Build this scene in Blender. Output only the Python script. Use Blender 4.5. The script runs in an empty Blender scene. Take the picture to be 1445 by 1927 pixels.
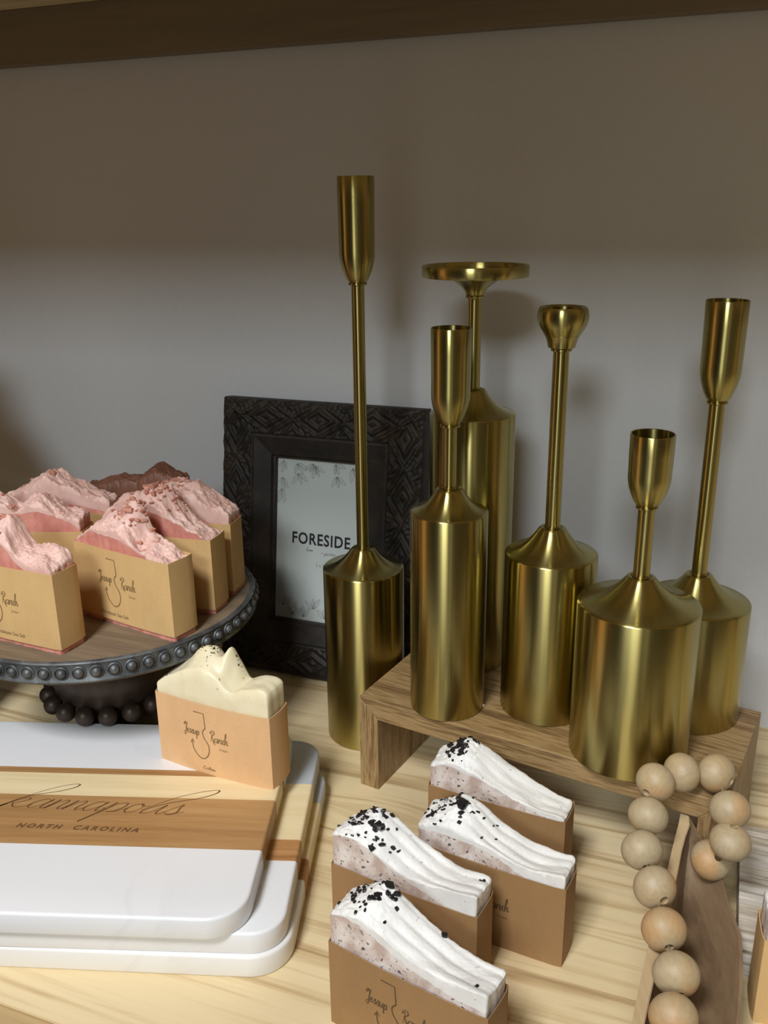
import bpy, math, random
import numpy as np
from mathutils import Vector, Matrix, noise
R_ = random.Random(7)
C = bpy.context.scene.collection
pi = math.pi

# ------------------------------------------------------------------ helpers
def tag(o, label=None, cat=None, group=None, kind=None):
    if label: o['label'] = label
    if cat: o['category'] = cat
    if group: o['group'] = group
    if kind: o['kind'] = kind
    return o

def empty(name, loc=(0, 0, 0), rz=0.0, **k):
    o = bpy.data.objects.new(name, None)
    o.empty_display_size = .02
    C.objects.link(o); o.location = loc; o.rotation_euler = (0, 0, rz)
    return tag(o, **k)

def link(name, verts, faces, mats, parent=None, smooth=True, midx=None, sharp=None):
    me = bpy.data.meshes.new(name)
    me.from_pydata([tuple(v) for v in verts], [], faces)
    if not isinstance(mats, (list, tuple)): mats = [mats]
    for m in mats: me.materials.append(m)
    if midx is not None: me.polygons.foreach_set('material_index', midx)
    me.update()
    if smooth:
        me.polygons.foreach_set('use_smooth', [True] * len(me.polygons))
        me.set_sharp_from_angle(angle=math.radians(sharp or 40))
    o = bpy.data.objects.new(name, me)
    C.objects.link(o)
    if parent: o.parent = parent
    return o

def child(o, parent): o.parent = parent; return o

class MB:
    def __init__(s): s.v = []; s.f = []
    def add(s, v, f):
        b = len(s.v); s.v += [tuple(p) for p in v]; s.f += [tuple(i + b for i in q) for q in f]
    def box(s, x0, x1, y0, y1, z0, z1, b=0.0):
        if b <= 0:
            v = [(x, y, z) for z in (z0, z1) for y in (y0, y1) for x in (x0, x1)]
            s.add(v, [(0, 2, 3, 1), (4, 5, 7, 6), (0, 1, 5, 4), (2, 6, 7, 3), (0, 4, 6, 2), (1, 3, 7, 5)]); return
        rings = []
        for z, i in ((z0, b), (z0 + b * .3, b * .3), (z0 + b, 0), (z1 - b, 0), (z1 - b * .3, b * .3), (z1, b)):
            k = b * .9
            X0, X1, Y0, Y1 = x0 + i, x1 - i, y0 + i, y1 - i
            rings.append([(X0 + k, Y0, z), (X1 - k, Y0, z), (X1, Y0 + k, z), (X1, Y1 - k, z), (X1 - k, Y1, z), (X0 + k, Y1, z), (X0, Y1 - k, z), (X0, Y0 + k, z)])
        s.rings(rings)
    def rings(s, rings, cap=True):
        n = len(rings[0]); v = [p for r in rings for p in r]; f = []
        for i in range(len(rings) - 1):
            for j in range(n):
                a = i * n + j; b = i * n + (j + 1) % n
                f.append((a, b, b + n, a + n))
        if cap:
            f.append(tuple(range(n))[::-1]); f.append(tuple((len(rings) - 1) * n + j for j in range(n)))
        s.add(v, f)
    def lathe(s, prof, n=96, c=(0, 0), closed=False):
        rings = [[(c[0] + r * math.cos(2 * pi * j / n), c[1] + r * math.sin(2 * pi * j / n), z) for j in range(n)] for r, z in prof]
        if closed:
            rings.append(rings[0]); s.rings(rings, cap=False)
        else: s.rings(rings)
    def sphere(s, c, r, nu=16, nv=10, sq=1.0):
        rings = []
        for i in range(1, nv):
            a = pi * i / nv
            rings.append([(c[0] + r * math.sin(a) * math.cos(2 * pi * j / nu), c[1] + r * math.sin(a) * math.sin(2 * pi * j / nu), c[2] - r * sq * math.cos(a)) for j in range(nu)])
        s.rings(rings)
    def build(s, name, mats, parent=None, **k): return link(name, s.v, s.f, mats, parent, **k)

# ------------------------------------------------------------------ material DSL
class NT:
    def __init__(s, name):
        s.m = bpy.data.materials.new(name); s.m.use_nodes = True
        s.t = s.m.node_tree; s.b = s.t.nodes['Principled BSDF']
    def n(s, typ, **k):
        nd = s.t.nodes.new(typ)
        for a, v in k.items():
            if a.startswith('i_'):
                key = a[2:]; key = int(key) if key.isdigit() else key.replace('_', ' ')
                s.set(nd.inputs[key], v)
            else: setattr(nd, a, v)
        return nd
    def set(s, inp, v):
        if hasattr(v, 'is_output') or isinstance(v, bpy.types.NodeSocket): s.t.links.new(v, inp)
        else: inp.default_value = v
    def base(s, **k):
        for a, v in k.items(): s.set(s.b.inputs[a.replace('_', ' ')], v)
    def coord(s, kind='Object', scale=(1, 1, 1), loc=(0, 0, 0), rot=(0, 0, 0)):
        tc = s.n('ShaderNodeTexCoord'); mp = s.n('ShaderNodeMapping')
        s.t.links.new(tc.outputs[kind], mp.inputs[0])
        mp.inputs['Location'].default_value = loc; mp.inputs['Rotation'].default_value = rot; mp.inputs['Scale'].default_value = scale
        return mp.outputs[0]
    def noise(s, co, scale, detail=4, rough=.5, dist=0):
        return s.n('ShaderNodeTexNoise', i_Vector=co, i_Scale=scale, i_Detail=detail, i_Roughness=rough, i_Distortion=dist).outputs[0]
    def ramp(s, fac, stops, interp='LINEAR'):
        r = s.n('ShaderNodeValToRGB'); r.color_ramp.interpolation = interp
        s.t.links.new(fac, r.inputs[0]); e = r.color_ramp.elements
        while len(e) < len(stops): e.new(.5)
        for el, (p, c) in zip(e, stops):
            el.position = p; el.color = (c, c, c, 1) if isinstance(c, (int, float)) else (*c, 1)
        return r.outputs[0]
    def mix(s, fac, a, b, blend='MIX'):
        x = s.n('ShaderNodeMix', data_type='RGBA', blend_type=blend)
        s.set(x.inputs[0], fac)
        for i, v in ((6, a), (7, b)):
            s.set(x.inputs[i], v if not isinstance(v, tuple) or len(v) == 4 else (*v, 1))
        return x.outputs[2]
    def math(s, op, a, b=0.0, c=None):
        x = s.n('ShaderNodeMath', operation=op); s.set(x.inputs[0], a); s.set(x.inputs[1], b)
        if c is not None: s.set(x.inputs[2], c)
        return x.outputs[0]
    def bump(s, h, strength=.3, dist=.001):
        x = s.n('ShaderNodeBump', i_Height=h, i_Strength=strength, i_Distance=dist)
        s.t.links.new(x.outputs[0], s.b.inputs['Normal'])

def L(r, g, b):  # sRGB 0-255 -> linear
    return tuple(((c / 255) / 12.92 if c <= 10 else ((c / 255 + .055) / 1.055) ** 2.4) for c in (r, g, b))

def plain(name, col, rough=.6, metal=0.0, grain=.0, gscale=400, bump=0):
    t = NT(name)
    if grain or bump:
        n_ = t.noise(t.coord(), gscale, 5, .6)
    if grain:
        c0 = tuple(c * (1 - grain) for c in col); c1 = tuple(min(1, c * (1 + grain)) for c in col)
        t.base(Base_Color=t.ramp(n_, [(.3, c0), (.7, c1)]))
    else: t.base(Base_Color=(*col, 1))
    if bump: t.bump(n_, bump, .0005)
    t.base(Roughness=rough, Metallic=metal)
    return t.m

def wood(name, stops, axis='X', band=28, stretch=22, fiber=.25, rough=.55, dist=.6, rnd=True, seed=0.0, bump=.15, loc=None):
    t = NT(name)
    s = [1, 1, 1]; s['XYZ'.index(axis)] = 1.0 / stretch
    co = t.coord('Object', scale=tuple(s), loc=loc or (seed, seed * .7, seed * 1.3))
    if rnd:
        oi = t.n('ShaderNodeObjectInfo')
        va = t.n('ShaderNodeVectorMath', operation='ADD'); t.set(va.inputs[0], co)
        cmb = t.n('ShaderNodeCombineXYZ'); sc = t.math('MULTIPLY', oi.outputs['Random'], 7.0)
        for i in range(3): t.set(cmb.inputs[i], sc)
        t.set(va.inputs[1], cmb.outputs[0]); co = va.outputs[0]
    a = t.noise(co, band, 3, .55, dist)
    b = t.noise(co, band * 9, 4, .65, .2)
    fac = t.math('ADD', t.math('MULTIPLY', a, 1 - fiber), t.math('MULTIPLY', b, fiber))
    t.base(Base_Color=t.ramp(fac, stops), Roughness=rough)
    t.bump(b, bump, .0006)
    return t

# ---- materials
def brass(ax=.96, rough=.26):
    t = NT('brushed_brass')
    co = t.coord('Object', scale=(1, 1, 60))
    nz = t.noise(co, 40, 4, .6)
    col = t.ramp(nz, [(.3, (.415, .350, .128)), (.7, (.445, .378, .143))])
    t.base(Base_Color=col, Metallic=1.0, Roughness=rough, Anisotropic=ax)
    tg = t.n('ShaderNodeTangent', direction_type='RADIAL', axis='Z')
    t.t.links.new(tg.outputs[0], t.b.inputs['Tangent'])
    t.base(Anisotropic_Rotation=.25)
    return t.m
BRASS = brass()
PINE = None
def pine():
    t = NT('knotty_pine')
    co0 = t.coord('Object')
    sp = t.n('ShaderNodeSeparateXYZ', i_0=co0); X, Y, Z = sp.outputs
    vy = Y
    knots = None
    for kx, ky, sx, sy, B in ((-.1315 + KN[0], 0, .035, .018, .85),):
        pass
    col_k = None
    for (kx, ky, sx, sy, B) in KNOTS:
        dx = t.math('DIVIDE', t.math('SUBTRACT', X, kx), sx); dy = t.math('DIVIDE', t.math('SUBTRACT', Y, ky), sy)
        r2 = t.math('ADD', t.math('MULTIPLY', dx, dx), t.math('MULTIPLY', dy, dy))
        g = t.math('POWER', 2.718, t.math('MULTIPLY', r2, -1.0))
        vy = t.math('SUBTRACT', vy, t.math('MULTIPLY', t.math('MULTIPLY', t.math('SUBTRACT', Y, ky), g), B))
        
        ringm = t.math('MULTIPLY', t.math('GREATER_THAN', r2, .085), t.math('LESS_THAN', r2, .13))
        col_k = ringm if col_k is None else col_k
    cb = t.n('ShaderNodeCombineXYZ'); t.set(cb.inputs[0], t.math('MULTIPLY', X, .045)); t.set(cb.inputs[1], vy); t.set(cb.inputs[2], Z)
    oi = t.n('ShaderNodeObjectInfo')
    va = t.n('ShaderNodeVectorMath', operation='ADD'); t.set(va.inputs[0], cb.outputs[0])
    c2 = t.n('ShaderNodeCombineXYZ'); t.set(c2.inputs[2], t.math('MULTIPLY', oi.outputs['Random'], 9.0)); t.set(va.inputs[1], c2.outputs[0])
    a = t.noise(va.outputs[0], 62, 2, .5, 1.1); b = t.noise(va.outputs[0], 420, 3, .6, .1); c = t.noise(t.coord('Object', scale=(.35, 1, 1)), 9, 2, .5, .4)
    f = t.math('ADD', t.math('MULTIPLY', a, .8), t.math('MULTIPLY', b, .2))
    base = t.ramp(f, [(.28, L(164, 136, 98)), (.38, L(206, 180, 136)), (.47, L(229, 208, 166)), (.58, L(232, 212, 170)), (.70, L(204, 176, 128))])
    base = t.mix(t.ramp(c, [(.45, 0.0), (.75, .35)]), base, L(205, 178, 132))
    if col_k is not None: base = t.mix(t.math('MULTIPLY', col_k, .22), base, L(140, 110, 78))
    t.base(Base_Color=base, Roughness=.48)
    t.bump(b, .08, .0005)
    return t.m
KN = (0, 0)
KNOTS = []

def wallmat():
    t = NT('painted_wall')
    a = t.noise(t.coord(), 240, 4, .6); b = t.noise(t.coord(), 3, 3, .5)
    t.base(Base_Color=t.mix(.5, t.ramp(b, [(.3, (.60, .60, .62)), (.7, (.64, .635, .65))]), t.ramp(a, [(.3, (.60, .60, .62)), (.7, (.645, .645, .66))])), Roughness=.5)
    t.bump(a, .06, .0006)
    return t.m

def marblemat(name, c=(.84, .845, .87), vein=(.62, .62, .66)):
    t = NT(name)
    co = t.coord('Object')
    w = t.noise(co, 9, 5, .6, 1.4); v = t.ramp(t.math('ABSOLUTE', t.math('SUBTRACT', w, .5)), [(.0, .30), (.05, 0.0)])
    m2 = t.ramp(t.noise(t.coord(loc=(3.1, 1.7, 0)), 7, 2, .5), [(.55, 0.0), (.75, 1.0)])
    t.base(Base_Color=t.mix(t.math('MULTIPLY', v, m2), c, vein), Roughness=.32)
    return t.m
MARBLE = marblemat('white_marble')
MARBLE2 = marblemat('warm_white_marble', (.83, .82, .80), (.62, .6, .58))
GREYM = marblemat('grey_marble', (.50, .52, .57), (.4, .42, .46))

KRAFT = None
def kraftmat(name, c):
    t = NT(name)
    a = t.noise(t.coord(), 900, 4, .7); b = t.noise(t.coord(scale=(1, 1, .4)), 60, 3, .6)
    c0 = tuple(x * .86 for x in c); c1 = tuple(min(1, x * 1.06) for x in c)
    t.base(Base_Color=t.mix(.5, t.ramp(a, [(.35, c0), (.65, c1)]), t.ramp(b, [(.3, c0), (.7, c1)])), Roughness=.75)
    t.bump(b, .06, .001)
    return t.m
KRAFT = kraftmat('tan_kraft_paper', L(214, 176, 120))
KRAFT2 = kraftmat('peach_kraft_paper', L(226, 182, 134))
KRAFTB = kraftmat('brown_kraft_paper', L(156, 120, 78))
INK = plain('brown_ink', L(134, 106, 66), .7)
INKD = plain('dark_ink', L(92, 68, 42), .7)
BURN = plain('burnt_engraving', L(112, 76, 42), .8)
BLACKINK = plain('black_ink', L(30, 31, 32), .6)
GREYINK = plain('pale_grey_ink', L(118, 122, 120), .7)
LEAFINK = plain('grey_line_ink', L(92, 96, 96), .7)

def specks(name, c0, c1, sc, s_lo, s_hi, spot, spotscale=160, thr=.22, rough=.6, bump=.3, sss=0.0):
    t = NT(name)
    a = t.noise(t.coord(), sc, 4, .6, .4)
    base = t.ramp(a, [(s_lo, c0), (s_hi, c1)])
    n1 = t.noise(t.coord(loc=(5, 2, 1)), spotscale * 1.6, 2, .5, .6); lo_ = .74 - thr * .35
    msk = t.math('MULTIPLY', t.ramp(n1, [(lo_, 0.0), (lo_ + .03, 1.0)]), t.ramp(t.noise(t.coord(loc=(1, 7, 3)), spotscale * .25, 2), [(.42, .25), (.58, 1.0)]))
    t.base(Base_Color=t.mix(msk, base, spot), Roughness=rough)
    n2 = t.noise(t.coord(), 500, 4, .7)
    t.bump(t.math('ADD', n2, a), bump, .0006)
    if sss:
        t.base(Subsurface_Weight=sss); t.b.inputs['Subsurface Radius'].default_value = (.004, .0025, .0015); t.b.inputs['Subsurface Scale'].default_value = 1.0
    return t.m
CORE_W = specks('speckled_grey_pink_soap', L(196, 174, 162), L(228, 217, 210), 60, .40, .58, (.12, .10, .10, 1), 260, .36, .65, .35)
FROST_W = specks('white_frosted_soap', L(226, 224, 221), L(238, 237, 234), 60, .3, .7, (.42, .40, .42, 1), 300, .14, .55, .25)
CORE_P = specks('salmon_pink_soap', L(200, 126, 112), L(222, 152, 136), 90, .35, .65, (.62, .33, .28, 1), 220, .2, .6, .4)
FROST_P = specks('pale_pink_frosted_soap', L(218, 172, 160), L(236, 200, 188), 50, .3, .7, (.55, .25, .2, 1), 200, .14, .5, .2, .15)
SOAP_C = specks('ivory_coffee_soap', L(232, 220, 184), L(240, 231, 200), 40, .3, .7, (.40, .33, .2, 1), 130, .10, .38, .06, .25)
SOAP_B = specks('brown_soap', L(112, 72, 56), L(136, 90, 70), 60, .3, .7, (.2, .1, .07, 1), 180, .15, .5, .3)
SALTK = plain('black_salt', L(30, 27, 30), .35)
SALTP = specks('himalayan_salt', L(190, 120, 100), L(214, 160, 140), 260, .3, .7, (.35, .13, .09, 1), 300, .3, .35, .4)
GROUNDS = plain('coffee_grounds', L(70, 46, 26), .7)

# ------------------------------------------------------------------ camera
CAM_P, CAM_R, CAM_H, CAM_F = 0.324830398, -0.0122067771, 0.428517264, 1724.16171
cp, sp_ = math.cos(CAM_P), math.sin(CAM_P)
F = Vector((0, cp, -sp_)); R0 = Vector((1, 0, 0)); U0 = Vector((0, sp_, cp))
Rv = math.cos(CAM_R) * R0 + math.sin(CAM_R) * U0; Uv = -math.sin(CAM_R) * R0 + math.cos(CAM_R) * U0
cam = bpy.data.cameras.new('camera'); co = bpy.data.objects.new('camera', cam); C.objects.link(co)
co.matrix_world = Matrix(((Rv.x, Uv.x, -F.x, 0), (Rv.y, Uv.y, -F.y, 0), (Rv.z, Uv.z, -F.z, CAM_H), (0, 0, 0, 1)))
cam.sensor_fit = 'VERTICAL'; cam.sensor_height = 24; cam.lens = CAM_F / 1927 * 24; cam.clip_start = .01
bpy.context.scene.camera = co

# ------------------------------------------------------------------ setting
PH = math.radians(-21)                       # direction of wall and shelf
u_ = Vector((math.cos(PH), math.sin(PH), 0)); n_ = Vector((-math.sin(PH), math.cos(PH), 0))
WALL = .753; FRONT = .300
def UN(u, n, z=0): return u_ * u + n_ * n + Vector((0, 0, z))

mb = MB(); mb.box(-1.6, 1.6, WALL, WALL + .08, -1.0, 1.7)
w = mb.build('wall_back', wallmat(), smooth=False); w.rotation_euler = (0, 0, PH); tag(w, 'pale grey painted wall behind the shelf', 'wall', kind='structure')

# lower shelf: glued pine planks + front strip
KNOTS = [(-.209, .531, .040, .020, .9), (.17, .395, .05, .022, .7), (-.45, .62, .04, .02, .8)]
PINEM = pine()
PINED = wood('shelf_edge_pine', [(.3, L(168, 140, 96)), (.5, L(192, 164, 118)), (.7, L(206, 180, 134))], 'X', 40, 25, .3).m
sh = empty('display_shelf', (0, 0, 0), PH, label='pale knotty pine shelf board that carries the soaps, boards and candlesticks', cat='shelf')
nb = [FRONT, .425, .545, .655, WALL]
for i in range(4):
    mb = MB(); mb.box(-1.3, 1.3, nb[i], nb[i + 1], -.034, 0)
    mb.build('plank', PINEM, sh, smooth=False)
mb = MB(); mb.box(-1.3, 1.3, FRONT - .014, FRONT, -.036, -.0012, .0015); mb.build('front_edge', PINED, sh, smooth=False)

# upper shelf with cleat
DARKW = wood('dark_stained_wood', [(.3, L(100, 90, 76)), (.5, L(124, 110, 90)), (.7, L(142, 124, 98))], 'X', 24, 18, .3, .5).m
UNDER = wood('unstained_pine', [(.3, L(200, 178, 138)), (.5, L(226, 206, 168)), (.7, L(236, 220, 186))], 'X', 40, 25, .3).m
us = empty('upper_shelf', (0, 0, 0), PH, label='dark stained shelf above with a rail fixed along the wall', cat='shelf')
mb = MB(); mb.box(-1.3, 1.3, .225, WALL, .5965, .6305, .001); mb.build('shelf_board', UNDER, us, smooth=False)
mb = MB(); mb.box(-1.3, 1.3, WALL - .012, WALL, .551, .5965, .001); tag(mb.build('wall_rail', DARKW, us, smooth=False), 'dark brown stained rail along the wall')

# ------------------------------------------------------------------ candlesticks
def arc(p, r0, z0, r1, z1, n=6, bulge=0): pass
def candlestick(label, loc, r, h_sh, z_stem, rs, cup, z_cup, z_rim, rim_r, extra=None, cup_kind='tall'):
    """h_sh shoulder height, z_stem top of cone, z_cup underside of cup, z_rim top (all above loc z)."""
    t = empty('brass_candlestick', loc, label=label, cat='candlestick', group='brushed brass candlesticks')
    H = z_stem - h_sh
    p = [(0.0005, 0), (r - .0012, 0), (r - .0004, .0003), (r, .0012), (r, h_sh - .0008), (r - .0003, h_sh - .0002), (r - .0010, h_sh + .0003)]
    nr = .0088
    for q in np.linspace(.08, 1, 14):
        rr = (r - .001) + (nr + .0008 - (r - .001)) * q
        zz = h_sh + .0003 + H * (.30 * q + .62 * q ** 2.6)
        p.append((rr, zz))
    p += [(nr, z_stem - .0002), (nr - .0012, z_stem + .0004), (rs + .0012, z_stem + .0002), (rs + .0008, z_stem - .0006), (0.0005, z_stem - .0006)]
    mb = MB(); mb.lathe(p, 128); mb.build('body', BRASS, t, sharp=50)
    mb = MB(); mb.lathe([(.0003, z_stem - .0006), (rs + .0005, z_stem - .0006), (rs + .0006, z_stem + .0004), (rs, z_stem + .0009), (rs, z_cup - .0001), (.0003, z_cup - .0001)], 48)
    mb.build('stem', BRASS, t, sharp=50)
    Lc = z_rim - z_cup; fr = .0069
    if cup_kind == 'tall':
        out = [(.0003, 0), (fr - .0006, 0), (fr, .0004), (fr, .0014), (fr - .0006, .0018), (fr - .0004, .0022)]
        for a in np.linspace(0, 1, 14):
            z = .0024 + min(.0205, Lc * .40) * a
            out.append((fr - .0002 + (rim_r * .962 - fr + .0002) * math.sin(a * pi / 2) ** .80, z))
        out += [(rim_r * .967, Lc * .55), (rim_r * .98, Lc * .75), (rim_r * .99, Lc - .0004), (rim_r * .97, Lc)]
        wi = rim_r - .0011
        out += [(wi, Lc - .0002), (wi - .0001, Lc - .024), (.006, Lc - .026), (.0003, Lc - .026)]
    elif cup_kind == 'tulip':
        s = rim_r
        pts = [(0, fr), (.05, fr), (.07, .0062), (.08, .0088), (.16, .0093), (.28, .0102), (.4, .0122), (.5, .0142), (.6, .0156), (.7, .0164), (.8, .0166), (.88, .0163), (.95, .0157), (.985, .0152), (1, .0146)]
        out = [(.0003, 0)] + [(b, a * Lc) for a, b in pts]
        out += [(.0128, Lc - .0004), (.0118, Lc - .0012), (.0116, Lc - .018), (.0003, Lc - .018)]
    else:
        s = rim_r; bb = Lc - .0080
        out = [(.0003, 0), (fr - .0004, 0), (fr, .0005), (fr, .0014), (fr - .0005, .0018)]
        for a in np.linspace(0, 1, 10): out.append((fr - .0003 + (.0215 - fr) * a ** 1.6 * .9 + .0015 * a, .002 + (bb - .002) * a ** .85))
        out += [(s - .0004, bb), (s, bb + .0005), (s, Lc - .0004), (s - .0003, Lc), (s - .0024, Lc), (s - .0028, Lc - .0004), (s - .0029, bb + .0022), (s - .006, bb + .0016), (.0003, bb + .0016)]
    mb = MB(); mb.lathe([(a, b + z_cup) for a, b in out], 96); mb.build('candle_cup', BRASS, t, sharp=45)
    return t
hz = .0774
candlestick('tallest brass candlestick, standing on the pine shelf left of the wooden riser', (-.0172, .6864, 0), .0325, .1513, .1679, .0048, 0, .3723, .4470, .0135)
candlestick('slim brass candlestick with short stem at the front left of the riser', (.0449, .5982, hz), .027, .2277 - hz, .2437 - hz, .0047, 0, .2866 - hz, .3521 - hz, .0135)
candlestick('brass candlestick with a wide flat dish top, at the back of the riser', (.0672, .6729, hz), .032, .2798 - hz, .2974 - hz, .005, 0, .3635 - hz, .3863 - hz, .0382, cup_kind='dish')
candlestick('brass candlestick with a small rounded tulip cup, middle of the riser', (.116, .5946, hz), .032, .1973 - hz, .2159 - hz, .0052, 0, .3370 - hz, .3649 - hz, .0166, cup_kind='tulip')
candlestick('shortest and widest brass candlestick, standing at the front right of the riser', (.162, .5351, hz), .0387, .1853 - hz, .2034 - hz, .0052, 0, .2487 - hz, .2959 - hz, .0135)
candlestick('brass candlestick with long stem behind the short wide one, rightmost on the riser', (.2173, .5859, hz), .0362, .1643 - hz, .1833 - hz, .0052, 0, .3029 - hz, .3687 - hz, .0135)

# ------------------------------------------------------------------ wooden riser
ACA = [(.32, L(84, 62, 38)), (.42, L(130, 102, 66)), (.50, L(166, 138, 96)), (.57, L(128, 98, 62)), (.70, L(100, 74, 44))]
RISX = wood('acacia_wood', ACA, 'X', 74, 16, .4, .5, .9).m
RISZ = wood('acacia_wood_upright', ACA, 'Z', 74, 12, .4, .5, .9).m
ri = empty('wooden_riser', (-.02075, .60953, 0), -.53452, label='brown wooden riser table with mitred corners carrying five candlesticks', cat='riser')
LL, WW, tt = .2659, .1230, .0161
def prism_xz(poly, y0, y1, name, m):
    mb = MB(); n = len(poly)
    v = [(a, y0, b) for a, b in poly] + [(a, y1, b) for a, b in poly]
    f = [tuple(range(n)), tuple(range(2 * n - 1, n - 1, -1))] + [(i, i + n, (i + 1) % n + n, (i + 1) % n) for i in range(n)]
    mb.add(v, f); o = mb.build(name, m, ri, smooth=False)
    b = o.modifiers.new('bevel', 'BEVEL'); b.width = .0007; b.segments = 2
    return o
prism_xz([(0, hz), (tt, hz - tt), (LL - tt, hz - tt), (LL, hz)], 0, WW, 'top_board', RISX)
prism_xz([(0, 0), (tt, 0), (tt, hz - tt), (0, hz)], 0, WW, 'side_panel', RISZ)
prism_xz([(LL, 0), (LL, hz), (LL - tt, hz - tt), (LL - tt, 0)], 0, WW, 'side_panel', RISZ)

# ------------------------------------------------------------------ text & strokes
def text_mesh(name, s, size, mat, parent, M, offset=0.0, spacing=1.0, shear=0.0, align='LEFT', sx=1.0):
    """M maps (x right, y up, z out) in metres to parent space."""
    cu = bpy.data.curves.new(name, 'FONT'); cu.body = s; cu.size = size; cu.offset = offset; cu.space_character = spacing; cu.shear = shear; cu.align_x = align
    cu.resolution_u = 3
    tmp = bpy.data.objects.new('tmp', cu); C.objects.link(tmp)
    dg = bpy.context.evaluated_depsgraph_get(); dg.update()
    me = bpy.data.meshes.new_from_object(tmp.evaluated_get(dg))
    C.objects.unlink(tmp); bpy.data.objects.remove(tmp)
    me.materials.clear(); me.materials.append(mat)
    me.transform(M @ Matrix.Diagonal((sx, 1, 1, 1)))
    return me
def cat(name, meshes, mats, parent):
    v = []; f = []; mi = []
    for k, me in enumerate(meshes):
        if isinstance(me, tuple): vv, ff, m = me
        else: vv = [tuple(p.co) for p in me.vertices]; ff = [tuple(p.vertices) for p in me.polygons]; m = 0
        b = len(v); v += vv; f += [tuple(i + b for i in q) for q in ff]; mi += [m] * len(ff)
    return link(name, v, f, mats, parent, smooth=False, midx=mi)
def catmull(P, n=7):
    P = [P[0]] + list(P) + [P[-1]]; out = []
    for i in range(1, len(P) - 2):
        p0, p1, p2, p3 = [np.array(q, float) for q in P[i - 1:i + 3]]
        for k in range(n):
            t = k / n
            out.append(.5 * ((2 * p1) + (-p0 + p2) * t + (2 * p0 - 5 * p1 + 4 * p2 - p3) * t * t + (-p0 + 3 * p1 - 3 * p2 + p3) * t ** 3))
    out.append(np.array(P[-2], float)); return out
def ribbon(pts, w, M, smooth=True, contrast=0.0, z=0.0, n=7, m=0):
    """flat pen stroke; contrast>0 thickens down strokes."""
    q = catmull(pts, n) if smooth else [np.array(p, float) for p in pts]
    v = []; f = []
    for i, p in enumerate(q):
        a = q[max(0, i - 1)]; b = q[min(len(q) - 1, i + 1)]; d = b - a; l = np.hypot(*d) or 1; d = d / l
        ww = w * (1 + contrast * max(0, -d[1]) ** 1.5) * .5
        nx, ny = -d[1] * ww, d[0] * ww
        v += [(p[0] + nx, p[1] + ny, z), (p[0] - nx, p[1] - ny, z)]
        if i: k = 2 * i; f.append((k - 2, k - 1, k + 1, k))
    return ([tuple(M @ Vector(a)) for a in v], f, m)
G = {
 'a': ([(.9, .85), (.5, 1), (.1, .6), (.1, .15), (.4, 0), (.8, .5), (.95, 1), (.85, .3), (1, 0), (1.3, .35)], 1.2),
 'n': ([(-.05, .3), (.15, 1), (.12, .5), (.0, 0), (.3, .65), (.6, 1), (.78, .8), (.7, .3), (.85, 0), (1.15, .35)], 1.1),
 'p': ([(-.05, .3), (.3, 1), (.1, 0), (-.25, -1.1), (-.15, -.9), (.15, .1), (.5, .85), (.9, 1), (1.05, .6), (.8, .1), (.4, 0), (.9, .1), (1.35, .5)], 1.25),
 'o': ([(.6, 1), (.2, .8), (.1, .3), (.4, 0), (.8, .3), (.85, .8), (.6, 1), (.8, .75), (1.2, .8)], 1.1),
 'l': ([(-.1, .35), (.5, 1.2), (.9, 2.3), (.75, 2.6), (.5, 2.1), (.3, 1), (.35, .1), (.6, 0), (.9, .35)], .8),
 'i': ([(-.05, .3), (.25, 1), (.2, .3), (.4, 0), (.7, .3)], .65),
 's': ([(-.05, .2), (.5, 1.1), (.55, .8), (.72, .3), (.5, 0), (.15, .08), (.6, .1), (1.1, .4)], .85),
 'J': ([(.0, 1.6), (-.1, 2.1), (.5, 2.5), (.2, 1.8), (1.0, 2.4), (.75, 1.2), (.6, -.3), (.2, -.7), (-.1, -.3), (.3, .1), (.9, .4)], 1.0),
 'e': ([(-.05, .35), (.5, .6), (.6, .95), (.35, 1), (.15, .5), (.3, .05), (.6, .05), (.9, .4)], .8),
 'u': ([(0, 1), (.05, .3), (.3, 0), (.6, .3), (.75, 1), (.7, .3), (.9, 0), (1.1, .3)], 1.0),
 'q': ([(0, .3), (.2, 1), (.15, 0), (.1, -1.0), (.15, 0), (.4, .85), (.7, 1), (.85, .5), (.6, 0), (.3, .05)], 1.0),
 'R': ([(.35, 0), (.5, 1.2), (.65, 2.2), (.05, 1.8), (.3, 2.4), (1.0, 2.5), (1.25, 1.9), (.6, 1.25), (.9, .6), (1.25, -.3), (1.7, -.5)], 1.3),
 'c': ([(.6, .85), (.35, 1), (.1, .5), (.3, 0), (.7, .3)], .62),
 'h': ([(-.05, .3), (.4, 1.8), (.4, 2.5), (.2, 2.2), (.1, 0), (.3, .75), (.6, .95), (.62, .3), (.8, 0), (1.0, .3)], .95),
}
def script(word, xh, w, M, shear=.3, contrast=1.5, x0=0, sx=1.0, glyphs=G):
    out = []; x = x0
    for ch in word:
        pts, adv = glyphs[ch]
        out.append(ribbon([((a + shear * b) * xh * sx + x, b * xh) for a, b in pts], w, M, contrast=contrast))
        x += adv * xh * sx
    return out, x

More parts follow.
